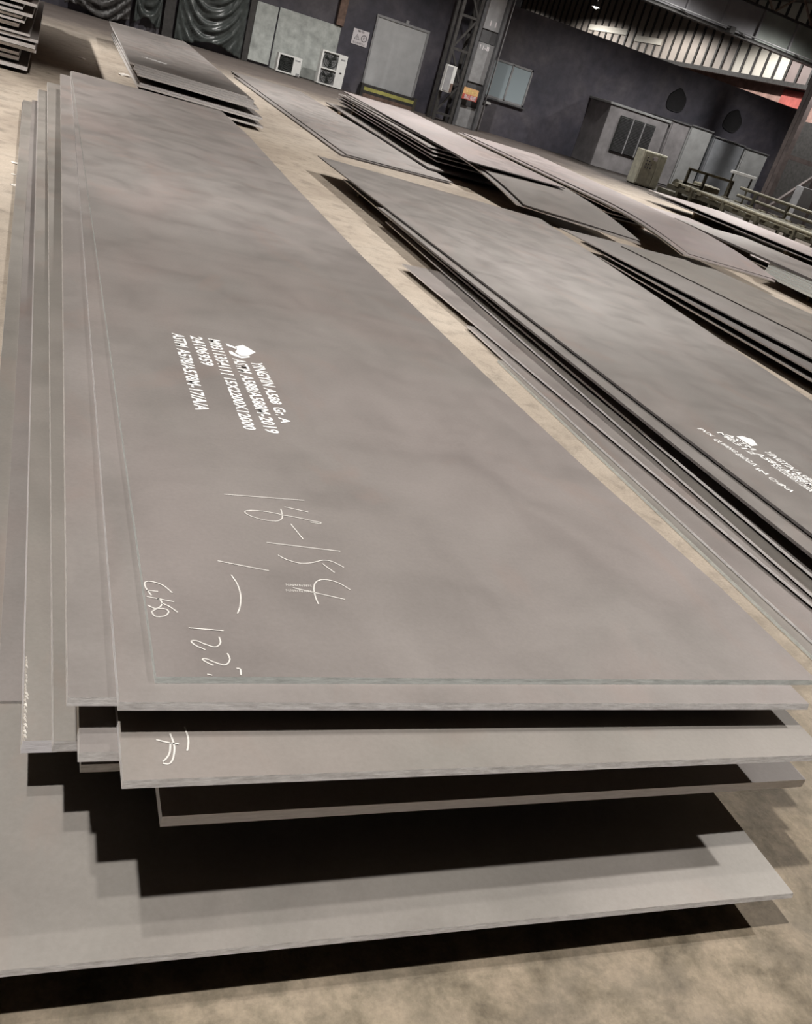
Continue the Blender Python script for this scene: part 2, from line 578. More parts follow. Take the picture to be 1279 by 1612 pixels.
for k in range(26):
    y = 0.002 + 0.012 * k + rr.uniform(-0.003, 0.003)
    h, w = rr.uniform(0.002, 0.007), rr.uniform(0.003, 0.012) * (1.0 if k < 14 else 0.5)
    a_ = [bm.verts.new(p) for p in ((-0.003, y, 0.012), (w, y - 0.004, 0.0302), (w * 0.6, y + 0.012, 0.0302), (-0.003, y + 0.01, 0.012), (-0.001, y + 0.004, 0.030 + h))]
    for f in ((0, 1, 4), (1, 2, 4), (2, 3, 4), (3, 0, 4)):
        bm.faces.new([a_[i_] for i_ in f])
bu = finish('slag_burr', bm, 'slag', S1)
bu['kind'] = 'stuff'
for z0, z1, xa, xb, LB in ((0.485, 0.527, 0.15, 1.7, 'thin timber batten between the chalk hook plate and the lettered plates above'),
                           (0.356, 0.447, 0.15, 1.65, 'timber batten lying on the thick greenish plate inside the large pile'),
                           (0.14, 0.243, 0.15, 1.5, 'timber batten under the flame cut strip inside the large pile'),
                           (0.0, 0.101, 0.0, 1.5, 'timber batten on the floor under the base plates of the large pile')):
    for y in (1.3, 4.4, 7.6, 10.6):
        batten(xa, xb, y, z0, z1, LB, 'battens inside the large pile')


# -- lettering and chalk marks on the plates
def font_mesh(txt, bold=0.0):
    cu = bpy.data.curves.new('lettering', 'FONT')
    cu.body = txt
    cu.size = 1.0
    cu.offset = bold
    cu.resolution_u = 2
    o = bpy.data.objects.new('tmp', cu)
    COL.objects.link(o)
    dg = bpy.context.evaluated_depsgraph_get()
    me = bpy.data.meshes.new_from_object(o.evaluated_get(dg))
    bpy.data.objects.remove(o)
    bpy.data.curves.remove(cu)
    return me


def lettering(name, txt, start, end, cap, parent, z, mat='white_mark', bold=0.022):
    """flat paint lettering: baseline from start to end (plan points), letters cap metres high, letter tops to +x side"""
    me = font_mesh(txt, bold)
    xs = [v.co.x for v in me.vertices]
    ys = [v.co.y for v in me.vertices]
    x0, x1, y0, y1 = min(xs), max(xs), min(ys), max(ys)
    s, e = Vector((start[0], start[1])), Vector((end[0], end[1]))
    d = (e - s).normalized()
    nrm = Vector((-d.y, d.x))
    L = (e - s).length
    for v in me.vertices:
        a = (v.co.x - x0) / (x1 - x0) * L
        h = v.co.y / 0.70 * cap
        p = s + d * a + nrm * h
        v.co = (p.x - parent.location.x, p.y - parent.location.y, z + 0.0012 - parent.location.z)
    return link(name, me, mat, parent)


def stencil(txt, pa, pb, ptop, parent, z, name='stencil_lettering'):
    A, B, T = atz(pa, z), atz(pb, z), atz(ptop, z)
    d = (B - A).normalized()
    nrm = Vector((-d.y, d.x, 0))
    return lettering(name, txt, (A.x, A.y), (B.x, B.y), (T - A).dot(nrm), parent, z)


def zz(p):   # coordinates measured in an enlarged view of the marks
    return (240 + p[0] / 4.92, 490 + p[1] / 4.92)


for txt, a, e, t_ in (('YINGYIN', (758, 390), (860, 578), (845, 395)), ('A588', (862, 592), (920, 715), (945, 600)),
                      ('Gr.', (930, 740), (962, 808), (1015, 742)), ('A', (975, 822), (1002, 868), (1065, 850)),
                      ('ASTM', (620, 365), (672, 472), (712, 370)), ('A588/A588M-2019', (680, 490), (882, 940), (772, 500)),
                      ('M0311354111', (430, 212), (535, 485), (518, 222)), ('15X2200X12000', (555, 515), (712, 915), (640, 525)),
                      ('24106959', (292, 190), (383, 415), (382, 200)),
                      ('ASTM', (152, 170), (182, 268), (244, 185)), ('A578/A578M-17/A/A', (190, 288), (336, 765), (282, 295))):
    stencil(txt, zz(a), zz(e), zz(t_), P1, 0.58)


def flat_poly(name, polys, parent, z, mat, zoff=0.0012):
    bm = bmesh.new()
    for poly in polys:
        vs_ = []
        for p in poly:
            q = atz(p, z)
            vs_.append(bm.verts.new((q.x - parent.location.x, q.y - parent.location.y, z + zoff - parent.location.z)))
        bm.faces.new(vs_)
    bmesh.ops.recalc_face_normals(bm, faces=bm.faces)
    for f in bm.faces:
        if f.normal.z < 0:
            f.normal_flip()
    me = bpy.data.meshes.new(name)
    bm.to_mesh(me)
    bm.free()
    return link(name, me, mat, parent)


flat_poly('stencil_emblem', [[zz(p) for p in [(640, 275), (700, 262), (745, 285), (800, 320), (745, 345), (690, 348), (640, 318), (655, 300)]],
                             [zz(p) for p in [(568, 250), (600, 262), (648, 280), (655, 296), (610, 280), (575, 268)]],
                             [zz(p) for p in [(592, 308), (610, 308), (640, 328), (690, 352), (752, 346), (755, 358), (690, 366), (630, 345), (600, 330)]]],
          P1, 0.58, 'white_mark')


def chalk(name, lines, parent, z, w=0.0037, zoff=0.0014):
    bm = bmesh.new()
    for ln in lines:
        pts = [atz(p, z) for p in ln]
        # smooth with a few Catmull-Rom steps
        sm = []
        for i_ in range(len(pts) - 1):
            p0, p1, p2, p3 = pts[max(i_ - 1, 0)], pts[i_], pts[i_ + 1], pts[min(i_ + 2, len(pts) - 1)]
            n_ = 5 if len(pts) > 2 else 1
            for k in range(n_):
                t = k / n_
                sm.append(0.5 * ((2 * p1) + (p2 - p0) * t + (2 * p0 - 5 * p1 + 4 * p2 - p3) * t * t + (3 * p1 - p0 - 3 * p2 + p3) * t ** 3))
        sm.append(pts[-1])
        prev = None
        for i_, p in enumerate(sm):
            d = sm[min(i_ + 1, len(sm) - 1)] - sm[max(i_ - 1, 0)]
            d.z = 0
            if d.length < 1e-6:
                continue
            d.normalize()
            s = Vector((-d.y, d.x, 0)) * (w / 2)
            q = Vector((p.x - parent.location.x, p.y - parent.location.y, z + zoff - parent.location.z))
            cur = (bm.verts.new(q - s), bm.verts.new(q + s))
            if prev:
                f = bm.faces.new((prev[0], cur[0], cur[1], prev[1]))
                if f.normal.z < 0:
                    f.normal_flip()
            prev = cur
    me = bpy.data.meshes.new(name)
    bm.to_mesh(me)
    bm.free()
    return link(name, me, 'chalk', parent)


def zc(pts):
    return [(200 + p[0] / 3.366, 760 + p[1] / 3.366) for p in pts]


for lines in ([[(515, 62), (940, 95)]],
              [[(820, 170), (740, 155), (660, 148), (625, 155), (650, 175), (720, 197), (790, 205), (820, 192), (822, 170), (815, 140)],
               [(820, 172), (900, 185), (980, 203), (1025, 212), (1020, 218), (970, 210)], [(835, 130), (960, 157)]],
              [[(868, 220), (935, 302)]], [[(740, 318), (1130, 365)]],
              [[(800, 385), (850, 410), (920, 428), (980, 425), (1040, 412), (1090, 420), (1150, 450)], [(1035, 430), (1100, 478)]],
              [[(1185, 570), (1120, 532), (1050, 515), (1005, 525), (990, 560), (1000, 610), (1015, 645)], [(880, 558), (1155, 620)]],
              [[(480, 415), (752, 468)]], [[(552, 490), (585, 540), (602, 600), (598, 660), (585, 695)]],
              [[(327, 770), (512, 786)]],
              [[(487, 818), (495, 850), (470, 872), (420, 860), (370, 840), (340, 842), (365, 865), (415, 887)]],
              [[(532, 905), (545, 940), (520, 967), (470, 955), (420, 935), (400, 938), (425, 955), (458, 970)]],
              [[(425, 1016), (452, 1022)]], [[(580, 986), (600, 990), (604, 1022)]],
              [[(240, 585), (190, 545), (130, 525), (95, 530), (100, 560), (130, 600)], [(105, 572), (165, 578)],
               [(104, 605), (250, 633)], [(108, 650), (150, 668), (180, 655), (182, 630), (160, 614)],
               [(268, 688), (220, 655), (180, 640)], [(130, 685), (150, 710), (200, 708), (220, 685), (200, 670), (160, 670), (130, 685)]]):
    chalk('chalk_mark', [zc(l) for l in lines], P1, 0.58)
# faint printed code between the chalk strokes
for k, yv in enumerate((548, 578)):
    a, e = zc([(845, yv), (985, yv + 6)])
    A, E_ = atz(a, 0.58), atz(e, 0.58)
    for q in range(6):
        p = A.lerp(E_, q / 6)
        p2 = A.lerp(E_, (q + 0.7) / 6)
        lettering('dot_print', 'N', (p.x, p.y), (p2.x, p2.y), 0.011, P1, 0.58, 'chalk', 0.0)


def z4(pts):
    return [(230 + p[0] / 10.07, 1100 + p[1] / 10.07) for p in pts]


chalk('chalk_mark', [z4([(160, 655), (350, 700), (520, 725)]), z4([(385, 700), (375, 850), (330, 940), (265, 1005)]),
                     z4([(380, 560), (430, 690), (450, 800), (430, 940), (390, 1020), (340, 1040), (265, 1030)])], P4, 0.485, 0.004)
chalk('chalk_mark', [z4([(610, 450), (665, 620), (668, 740), (650, 830)])], P4, 0.485, 0.004)

# -- second pile, to the right across the bare floor strip
G1 = 'plates of the pile across the narrow floor strip'
R1 = plate('broad steel plate with small white lettering, topmost of the pile across the narrow floor strip',
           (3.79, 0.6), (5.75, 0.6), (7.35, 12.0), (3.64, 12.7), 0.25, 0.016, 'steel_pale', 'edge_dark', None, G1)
for lab, xn, yn, xf, yf, z, t, mt, em in (
        ('lit steel plate under the small lettered plate, showing as a long pale strip', 3.62, 0.4, 3.60, 9.4, 0.222, 0.018, 'steel_pale', 'edge_dark'),
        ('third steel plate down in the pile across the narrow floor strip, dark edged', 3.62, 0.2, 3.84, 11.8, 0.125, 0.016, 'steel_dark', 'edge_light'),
        ('fourth steel plate down in the pile across the narrow floor strip', 3.50, 0.1, 3.72, 9.3, 0.092, 0.014, 'steel_green', 'edge_light'),
        ('fifth steel plate down in the pile across the narrow floor strip, pale edged', 3.55, 0.0, 3.23, 7.2, 0.064, 0.014, 'steel_main', 'edge_light'),
        ('lowest but one steel plate of the pile across the narrow floor strip', 3.26, -0.3, 3.25, 5.4, 0.034, 0.014, 'steel_main', 'edge_light'),
        ('bottom plate lying on the floor under the pile across the narrow strip', 3.17, -0.5, 3.20, 4.6, 0.018, 0.018, 'steel_green', 'edge_green')):
    plate(lab, (xn, yn), (xn + 2.2, yn), (xf + 2.2, yf), (xf, yf), z, t, mt, em, None, G1)
for z0, z1 in ((0.125, 0.204),):
    for y in (1.6, 4.6, 7.8, 9.0):
        batten(3.85, 5.65, y, z0, z1, 'timber batten hidden inside the pile across the narrow floor strip', 'battens inside the second pile')
for y in (9.8, 11.3):
    batten(3.95, 5.6, y, 0.0, 0.109, 'low timber batten on the floor under the pile across the narrow floor strip', 'floor battens under the second pile')
for y, xa_, xb_ in ((3.0, 5.88, 6.04), (8.0, 6.1, 6.6)):
    batten(xa_, xb_, y, 0.0, 0.234, 'timber batten propping the outer side of the small lettered plate', 'outer battens under the second pile', 0.12)


def z5(p):
    return (1040 + p[0] / 5.351, 620 + p[1] / 5.351)


for txt, a, e, t_ in (('PVX', (310, 292), (432, 362), (345, 290)), ('QUFANG', (440, 380), (618, 492), (475, 378)),
                      ('BAOGUN', (628, 505), (785, 608), (668, 500)), ('IN', (798, 632), (890, 682), (828, 628)),
                      ('CHINA', (900, 705), (1100, 830), (935, 700)),
                      ('M0312', (470, 322), (770, 512), (505, 318)), ('15X2200X12000', (930, 600), (1270, 830), (965, 595)),
                      ('ASTM', (540, 340), (770, 475), (575, 335)), ('A588/A588M', (790, 500), (1275, 790), (825, 490)),
                      ('YINGYIN', (860, 480), (1100, 640), (898, 470)), ('A588', (1110, 650), (1279, 752), (1150, 645))):
    stencil(txt, z5(a), z5(e), z5(t_), R1, 0.25)
flat_poly('stencil_emblem', [[z5(p) for p in [(640, 360), (690, 355), (780, 385), (820, 435), (770, 440), (700, 400)]]], R1, 0.25, 'white_mark')

# -- thin plates flat on the floor beyond the second pile
G0 = 'thin plates flat on the floor by the wall'
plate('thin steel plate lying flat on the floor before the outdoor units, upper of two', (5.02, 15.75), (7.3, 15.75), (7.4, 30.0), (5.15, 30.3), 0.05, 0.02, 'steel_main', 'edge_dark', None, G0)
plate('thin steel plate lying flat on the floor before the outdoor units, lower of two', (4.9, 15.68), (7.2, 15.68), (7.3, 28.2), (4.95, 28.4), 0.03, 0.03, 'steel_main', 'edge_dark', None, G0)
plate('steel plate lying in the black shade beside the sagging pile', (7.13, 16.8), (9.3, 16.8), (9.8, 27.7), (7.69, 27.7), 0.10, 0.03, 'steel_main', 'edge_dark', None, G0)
for y in (18.2, 21.5, 25.5):
    batten(7.5, 9.3, y, 0.0, 0.07, 'low timber batten under the plate in the shade of the sagging pile', 'battens under the shaded plate')

# -- sagging pile by the door
G2 = 'plates of the sagging pile near the door'


def sagf(v0, drop):
    return lambda u, v: (-drop * ((v0 - v) / v0) ** 2 if v < v0 else 0.0)


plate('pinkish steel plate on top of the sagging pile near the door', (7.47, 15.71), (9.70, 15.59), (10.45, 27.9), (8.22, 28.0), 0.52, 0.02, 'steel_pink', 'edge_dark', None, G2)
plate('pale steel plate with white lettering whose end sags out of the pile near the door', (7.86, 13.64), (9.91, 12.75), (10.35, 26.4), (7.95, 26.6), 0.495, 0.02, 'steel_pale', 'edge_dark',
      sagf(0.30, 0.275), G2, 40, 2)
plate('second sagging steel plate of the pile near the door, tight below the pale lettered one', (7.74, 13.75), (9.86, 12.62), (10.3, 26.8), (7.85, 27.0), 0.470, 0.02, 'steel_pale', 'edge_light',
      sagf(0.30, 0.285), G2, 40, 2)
for k, (xn, yn, xf, z, lab) in enumerate(((7.38, 17.8, 8.0, 0.43, 'fourth'), (7.46, 17.6, 8.02, 0.37, 'fifth'), (7.42, 17.5, 7.98, 0.30, 'sixth'), (7.52, 17.4, 8.05, 0.21, 'seventh'))):
    plate(lab + ' steel plate down in the sagging pile near the door', (xn, yn), (xn + 2.1, yn), (xf + 2.1, 27.6), (xf, 27.6), z, 0.022, 'steel_main', 'edge_light', None, G2)
for q_, (z0, z1) in enumerate(((0.43, 0.45), (0.392 - 0.022, 0.408), (0.30, 0.348), (0.21, 0.278), (0.10, 0.188))):
    for y in (18.6, 22.0, 25.5):
        batten(7.9, 9.3, y, z0, z1, 'timber batten under the ' + ORD[2 + q_] + ' plate down in the sagging pile near the door', 'battens inside the sagging pile')

# -- pile right of the second pile
G3 = 'plates of the pile with three black gaps'
lplate('upper thin steel plate of the pile with three black gaps, set back', (975, 385), (1279, 535), 0.268, 0.014, 2.0, 1.0, 11.1, 'steel_green', 'edge_dark', G3)
lplate('wide pale steel plate over the three black gaps, second in its pile', (885, 360), (1279, 563), 0.252, 0.016, 2.6, 0.8, 11.5, 'steel_pale', 'edge_light', G3)
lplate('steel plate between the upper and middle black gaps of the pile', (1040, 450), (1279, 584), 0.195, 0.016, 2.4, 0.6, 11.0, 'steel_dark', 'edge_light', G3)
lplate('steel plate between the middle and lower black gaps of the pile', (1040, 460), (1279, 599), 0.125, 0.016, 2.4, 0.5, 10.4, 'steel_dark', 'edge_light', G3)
for q_, (z0, z1) in zip(('upper', 'middle', 'lower'), ((0.195, 0.236), (0.125, 0.179), (0.0, 0.109))):
    for y in (2.5, 5.0, 7.5, 9.8):
        batten(7.95, 9.6, y, z0, z1, 'timber batten in the ' + q_ + ' of the three black gaps of the pile', 'battens inside the three gap pile')

# -- fourth row: pink sagging plates
G4 = 'plates of the pink sagging pile'
for k, (dx, dy, dz, mt, lab) in enumerate(((0, 0, 0, 'steel_pink', 'broad pink tinted steel plate with a sagging end before the black wall'),
                                           (-0.12, -0.1, -0.024, 'steel_pink', 'second sagging plate under the broad pink tinted plate'),
                                           (-0.06, 0.1, -0.055, 'steel_green', 'third sagging plate under the broad pink tinted plate, dark green edged'))):
    plate(lab, (10.62 + dx, 12.18 + dy), (12.40 + dx, 11.72 + dy), (13.6 + dx, 24.6), (11.1 + dx, 24.8), 0.50 + dz, 0.02, mt,
          'edge_light' if k else 'edge_dark', sagf(0.28, 0.22), G4, 40, 2)
for k in range(3):
    plate(['fourth', 'fifth', 'sixth'][k] + ' plate down in the pink sagging pile, straight and in shade', (10.75, 15.2 + .2 * k), (12.9, 15.2 + .2 * k), (13.2, 24.6), (11.1, 24.6),
          0.39 - 0.09 * k, 0.022, 'steel_main', 'edge_light', None, G4)
for q_, (z0, z1) in enumerate(((0.39, 0.425), (0.30, 0.368), (0.21, 0.278), (0.0, 0.188))):
    for y in (17.0, 20.5, 23.5):
        batten(11.2, 12.9, y, z0, z1, 'timber batten under the ' + ORD[2 + q_] + ' plate down in the pink sagging pile', 'battens inside the pink pile')

# -- fifth row: stepped pile with green edges
G5 = 'plates of the stepped green edged pile'
for k in range(6):
    z = 0.42 - 0.042 * k
    xl = 13.55 - 0.11 * k
    plate(('topmost, lavender grey' if k == 0 else ORD[k] + ' down') + ' steel plate of the stepped green edged pile', (xl - 0.35, 4.5), (xl + 1.95, 4.5), (xl + 2.3, 17.0 if k == 0 else 13.4 - 0.1 * k), (xl + 0.1, 17.0 if k == 0 else 13.4 - 0.1 * k),
          z, 0.042, 'steel_pale' if k == 0 else 'steel_green', 'edge_green' if k else 'edge_dark', None, G5)
for y in (6.0, 9.0, 12.0):
    batten(13.6, 15.0, y, 0, 0.42 - 0.042 * 6, 'thick timber batten on the floor under the stepped green edged pile', 'floor battens under the stepped pile')
batten(13.8, 15.3, 16.0, 0, 0.378, 'tall timber block under the far end of the lavender grey plate', None, 0.2)

# -- low plates in front of the roller line
G6 = 'plates beside the roller conveyor'
plate('lilac steel plate lying low beside the stepped green edged pile', (15.6, 5.0), (17.9, 5.0), (18.2, 22.5), (15.9, 22.5), 0.10, 0.03, 'steel_pink', 'edge_dark', None, G6)
plate('pink steel plate raised over a black gap beside the roller conveyor', (18.9, 8.0), (21.3, 8.0), (21.9, 25.6), (19.1, 26.2), 0.35, 0.02, 'steel_pink', 'edge_light', None, G6)
plate('brown shaded steel plate just under the raised pink plate by the roller conveyor', (18.75, 8.0), (21.2, 8.0), (21.7, 25.4), (18.95, 26.0), 0.25, 0.02, 'steel_dark', 'edge_dark', None, G6)
for z0, z1 in ((0.25, 0.33), (0.0, 0.23)):
    for y in (10.0, 14.5, 19.0, 23.5):
        batten(19.2, 21.0, y, z0, z1, 'timber batten in the gap under the raised pink plate by the roller conveyor', 'battens under the raised pink plate')
for y in (7.0, 12.0, 17.0, 21.0):
    batten(16.2, 17.6, y, 0, 0.07, 'low timber batten under the lilac steel plate', 'battens under the lilac plate')

# -- far pile before the tarpaulins
G7 = 'plates of the pile before the tarpaulins'
zl = [0.50, 0.466, 0.432, 0.398, 0.364, 0.235, 0.201, 0.10]
for k, z in enumerate(zl):
    r = random.Random(k)
    yn = 16.95 - 0.06 * k
    dx = (0, 0.12, 0.10, 0.16, 0.2, 0.28, 0.22, 0.3)[k]
    o = plate(('lettered broad' if k == 0 else ORD[k]) + (' steel plate on top of the pile before the black tarpaulins' if k == 0 else ' plate down in the pile before the black tarpaulins'),
              (1.07 + dx * 0.7, yn), (3.17 + dx, yn - 0.38), (3.55 + dx, 29.9), (1.3 + dx * .4, 29.0), z, 0.034, 'steel_main', 'edge_light', None, G7)
    if k == 0:
        L2 = o
for z0, z1 in ((0.235, 0.330), (0.10, 0.167), (0.0, 0.066)):
    for y in (18.5, 22.5, 27.0):
        batten(1.6, 3.0, y, z0, z1, 'timber batten inside the pile before the black tarpaulins', 'battens inside the tarpaulin pile')
lettering('stencil_lettering', 'A588M', (1.42, 18.95), (1.85, 18.72), 0.2, L2, 0.50)

# -- tall uneven pile beyond the left side
G8 = 'plates of the tall uneven pile'
r = random.Random(11)
z = 0.06
k = 0
NP = 24
rows = []
while k < NP:
    t = r.choice((0.035, 0.045, 0.045, 0.055))
    rows.append((z, t))
    z += t + r.choice((0.02, 0.03, 0.035, 0.05))
    k += 1
for k, (zb, t) in enumerate(reversed(rows)):
    xr = -0.55 + r.uniform(-0.22, 0.12)
    yn = 15.5 + r.uniform(-0.10, 0.12)
    plate(ORD[k] + (' plate' if k == 0 else ' plate down') + ' of the tall uneven pile', (-2.9, yn), (xr, yn), (xr, 28.0 + r.uniform(-.3, .3)), (-2.9, 28.0), zb + t, t, 'steel_main', 'edge_light', None, G8)
prev = 0.0
for k, (zb, t) in enumerate(rows):
    if zb - prev > 0.002:
        plate('set back plate in the dark below the ' + ORD[NP - 1 - k] + ' plate of the tall uneven pile', (-2.85, 15.95), (-1.05 + r.uniform(-.1, .1), 15.95), (-1.0, 27.5), (-2.85, 27.5),
              zb, zb - prev, 'steel_dark', 'edge_dark', None, 'set back plates of the tall uneven pile')
    prev = zb + t

# ------------------------------------------------------------------ things along the black wall
# hanging tarpaulins


def tarpaulin(label, x0, x1, z0, z1, mat, seed, swag=0.8, nfold=7, cols=56, rowsn=44):
    bm = bmesh.new()
    rr = random.Random(seed)
    ph = [rr.uniform(0, 6.28) for _ in range(6)]
    g = []
    for j in range(rowsn + 1):
        v = j / rowsn
        row = []
        for i_ in range(cols + 1):
            u = i_ / cols
            s = 2 * u - 1
            # catenary coordinate: folds hang as swags between the two upper corners
            q = (1 - v) + swag * (1 - s * s) * -0.55
            f = math.sin(nfold * 2 * math.pi * q + ph[0] + 1.2 * math.sin(3 * s + ph[1])) * 0.5 + 0.35 * math.sin(nfold * 4.3 * math.pi * q + ph[2] + 2 * s)
            vert = math.sin(16 * u * math.pi + ph[3]) * (0.6 * abs(s) ** 2)
            bot = 0.22 * math.sin(2.2 * math.pi * u + ph[4]) * (1 - v) * 0.6
            y = -0.24 - 0.15 * f * (0.25 + 0.75 * (1 - s ** 4)) - 0.05 * vert
            row.append(bm.verts.new((x0 + (x1 - x0) * u - (x0 + x1) / 2, y, z0 + (z1 - z0) * v + bot + 0.12)))
        g.append(row)
    for j in range(rowsn):
        for i_ in range(cols):
            bm.faces.new((g[j][i_], g[j][i_ + 1], g[j + 1][i_ + 1], g[j + 1][i_])).smooth = True
    o = finish('tarpaulin', bm, mat, None, ((x0 + x1) / 2, WY, 0))
    md = o.modifiers.new('thickness', 'SOLIDIFY')
    md.thickness = 0.006
    return tag(o, label, 'tarpaulin')


tarpaulin('large black tarpaulin hanging in curved swags on the black wall', 4.35, 7.05, 0.05, 3.4, 'tarp', 3, 0.9, 6)
tarpaulin('narrow black tarpaulin bunched on the wall beside the large swagged one', 2.75, 3.75, 0.25, 3.2, 'tarp', 5, 0.6, 4, 30)
tarpaulin('rough dark tarpaulin at the wall behind the far steel pile', 0.2, 2.6, 0.0, 3.0, 'tarp_dark', 8, 0.4, 8)
tag(box('wall_post', (3.85, WY - 0.25, 0), (4.25, WY, 5.2), 'frame_dark', bevel=0.01), 'dark post on the wall between two black tarpaulins', 'post')
tag(box('wall_post', (7.1, WY - 0.25, 0), (7.34, WY, 5.2), 'frame_dark', bevel=0.01), 'dark post on the wall between swagged tarpaulin and grey boards', 'post')
tag(box('wall_post', (10.72, WY - 0.2, 2.36), (11.05, WY, 5.2), 'rust_metal', bevel=0.01), 'rusty brown post rising above the wide grey board', 'post')

# grey boards leaning on the wall
o = box('wall_board', (7.38, WY - 0.09, 0.10), (8.27, WY - 0.02, 2.30), 'board_grey', bevel=0.008)
o.rotation_euler = (math.radians(0.6), 0, 0)
tag(o, 'narrow grey stained board leaning against the wall by the tarpaulin', 'board')
o = box('wall_board', (8.33, WY - 0.10, 0.02), (11.0, WY - 0.03, 2.33), 'board_grey', bevel=0.008)
tag(o, 'wide grey stained board on the wall behind the outdoor units', 'board')


def outdoor_unit(x0, x1, h, label, fans):
    y0, y1 = 38.68, 39.08
    t = empty('air_conditioner_unit', ((x0 + x1) / 2, (y0 + y1) / 2, 0), label, 'air conditioner', 'air conditioner units on the floor')
    B = Vector(t.location)
    fx = x0 + (x1 - x0) * 0.66
    # casing as a frame so that the fan openings are recessed
    bm = bmesh.new()
    box_into(bm, Vector((x0, y0 + 0.08, 0.05)) - B, Vector((x1, y1, h)) - B)
    box_into(bm, Vector((fx, y0, 0.05)) - B, Vector((x1, y0 + 0.08, h)) - B)
    box_into(bm, Vector((x0, y0, 0.05)) - B, Vector((x0 + 0.07, y0 + 0.08, h)) - B)
    n = len(fans)
    edges = [0.05] + [h * (i_ + 1) / n for i_ in range(n - 1)] + [h]
    for k, e in enumerate(edges):
        lo = e if k == 0 else e - (0.05 if k == n else 0.025)
        hi = e + 0.05 if k == 0 else (e if k == n else e + 0.025)
        box_into(bm, Vector((x0 + 0.07, y0, lo)) - B, Vector((fx, y0 + 0.08, hi)) - B)
    finish('casing', bm, 'white_paint', t)
    for k in range(n):
        zc_ = (edges[k] + edges[k + 1]) / 2 + (0.01 if n > 1 else 0.02)
        xc = (x0 + 0.07 + fx) / 2
        R = min((fx - x0 - 0.07) / 2, (edges[k + 1] - edges[k]) / 2) - 0.03
        box('fan_recess', (x0 + 0.075, y0 + 0.06, edges[k] + 0.052), (fx - 0.004, y0 + 0.085, edges[k + 1] - 0.052), 'grille_black' if fans[k] == 0 else 'column_grey', t, base=B)
        bm = bmesh.new()
        for rr_ in (R, R * 0.72, R * 0.45, R * 0.18):
            tube_into(bm, [Vector((xc + rr_ * math.cos(a), y0 + 0.02, zc_ + rr_ * math.sin(a))) - B for a in [2 * math.pi * q / 24 for q in range(25)]], 0.008 if rr_ < R else 0.016, 5)
        for q in range(12):
            a = 2 * math.pi * q / 12
            bar_into(bm, Vector((xc, y0 + 0.02, zc_)) - B, Vector((xc + R * math.cos(a), y0 + 0.02, zc_ + R * math.sin(a))) - B, 0.01)
        g = finish('fan_grille', bm, 'grille_black', t)
        bm = bmesh.new()
        for q in range(3):
            a = 2 * math.pi * q / 3 + 0.4
            p = [Vector((xc + rad * math.cos(a + da), y0 + yo, zc_ + rad * math.sin(a + da))) - B for rad, da, yo in
                 ((0.04, 0, .04), (R * 0.85, -0.1, .035), (R * 0.9, 0.55, .055), (R * 0.3, 0.9, .055))]
            f = bm.faces.new([bm.verts.new(x) for x in p])
        finish('fan_blade', bm, 'grille_black', g)
    for xx in (x0 + 0.1, x1 - 0.16):
        box('foot', (xx, y0 - 0.02, 0), (xx + 0.07, y1 + 0.02, 0.05), 'frame_dark', t, base=B)
    box('side_louvre', (x1 - 0.004, y0 + 0.1, h * 0.2), (x1 + 0.006, y1 - 0.05, h * 0.8), 'column_pale', t, base=B)
    if n == 2:
        box('nameplate', (fx + 0.10, y0 - 0.004, h * 0.84), (x1 - 0.08, y0, h * 0.88), 'column_grey', t, base=B)
        box('service_port', (fx + 0.16, y0 - 0.01, h * 0.46), (fx + 0.24, y0, h * 0.5), 'frame_dark', t, base=B)
    else:
        box('nameplate', (fx + 0.06, y0 - 0.004, h * 0.80), (x1 - 0.06, y0, h * 0.86), 'column_grey', t, base=B)
        box('valve_box', (x1 - 0.16, y0 - 0.02, 0.06), (x1 - 0.02, y0, 0.16), 'column_grey', t, base=B)
    return t


outdoor_unit(8.36, 9.36, 0.74, 'small white outdoor air conditioner with one black fan grille', [0])
outdoor_unit(10.12, 11.22, 1.33, 'tall white outdoor air conditioner with two stacked fans', [1, 1])


def wall_text(name, txt, x0, x1, z0, h, y, parent, mat, bold=0.0):
    me = font_mesh(txt, bold)
    xs = [v.co.x for v in me.vertices]
    a, b_ = min(xs), max(xs)
    for v in me.vertices:
        v.co = (x0 + (v.co.x - a) / (b_ - a) * (x1 - x0) - parent.location.x, y - parent.location.y, z0 + v.co.y / 0.70 * h - parent.location.z)
    return link(name, me, mat, parent)


# warning sign
sg = box('warning_sign', (11.56, WY - 0.025, 1.86), (12.28, WY, 2.46), 'sign_white', bevel=0.003)
tag(sg, 'white square warning sign with a triangle and a round symbol on the black wall', 'sign')


def ring_on_wall(name, cx_, cz_, r0, r1, n, y, parent, mat, a0=0.0):
    bm = bmesh.new()
    o_ = parent.location
    va = [bm.verts.new((cx_ + r0 * math.cos(a0 + 2 * math.pi * k / n) - o_.x, y - o_.y, cz_ + r0 * math.sin(a0 + 2 * math.pi * k / n) - o_.z)) for k in range(n)]
    vb = [bm.verts.new((cx_ + r1 * math.cos(a0 + 2 * math.pi * k / n) - o_.x, y - o_.y, cz_ + r1 * math.sin(a0 + 2 * math.pi * k / n) - o_.z)) for k in range(n)]
    for k in range(n):
        bm.faces.new((va[k], va[(k + 1) % n], vb[(k + 1) % n], vb[k]))
    return finish(name, bm, mat, parent)


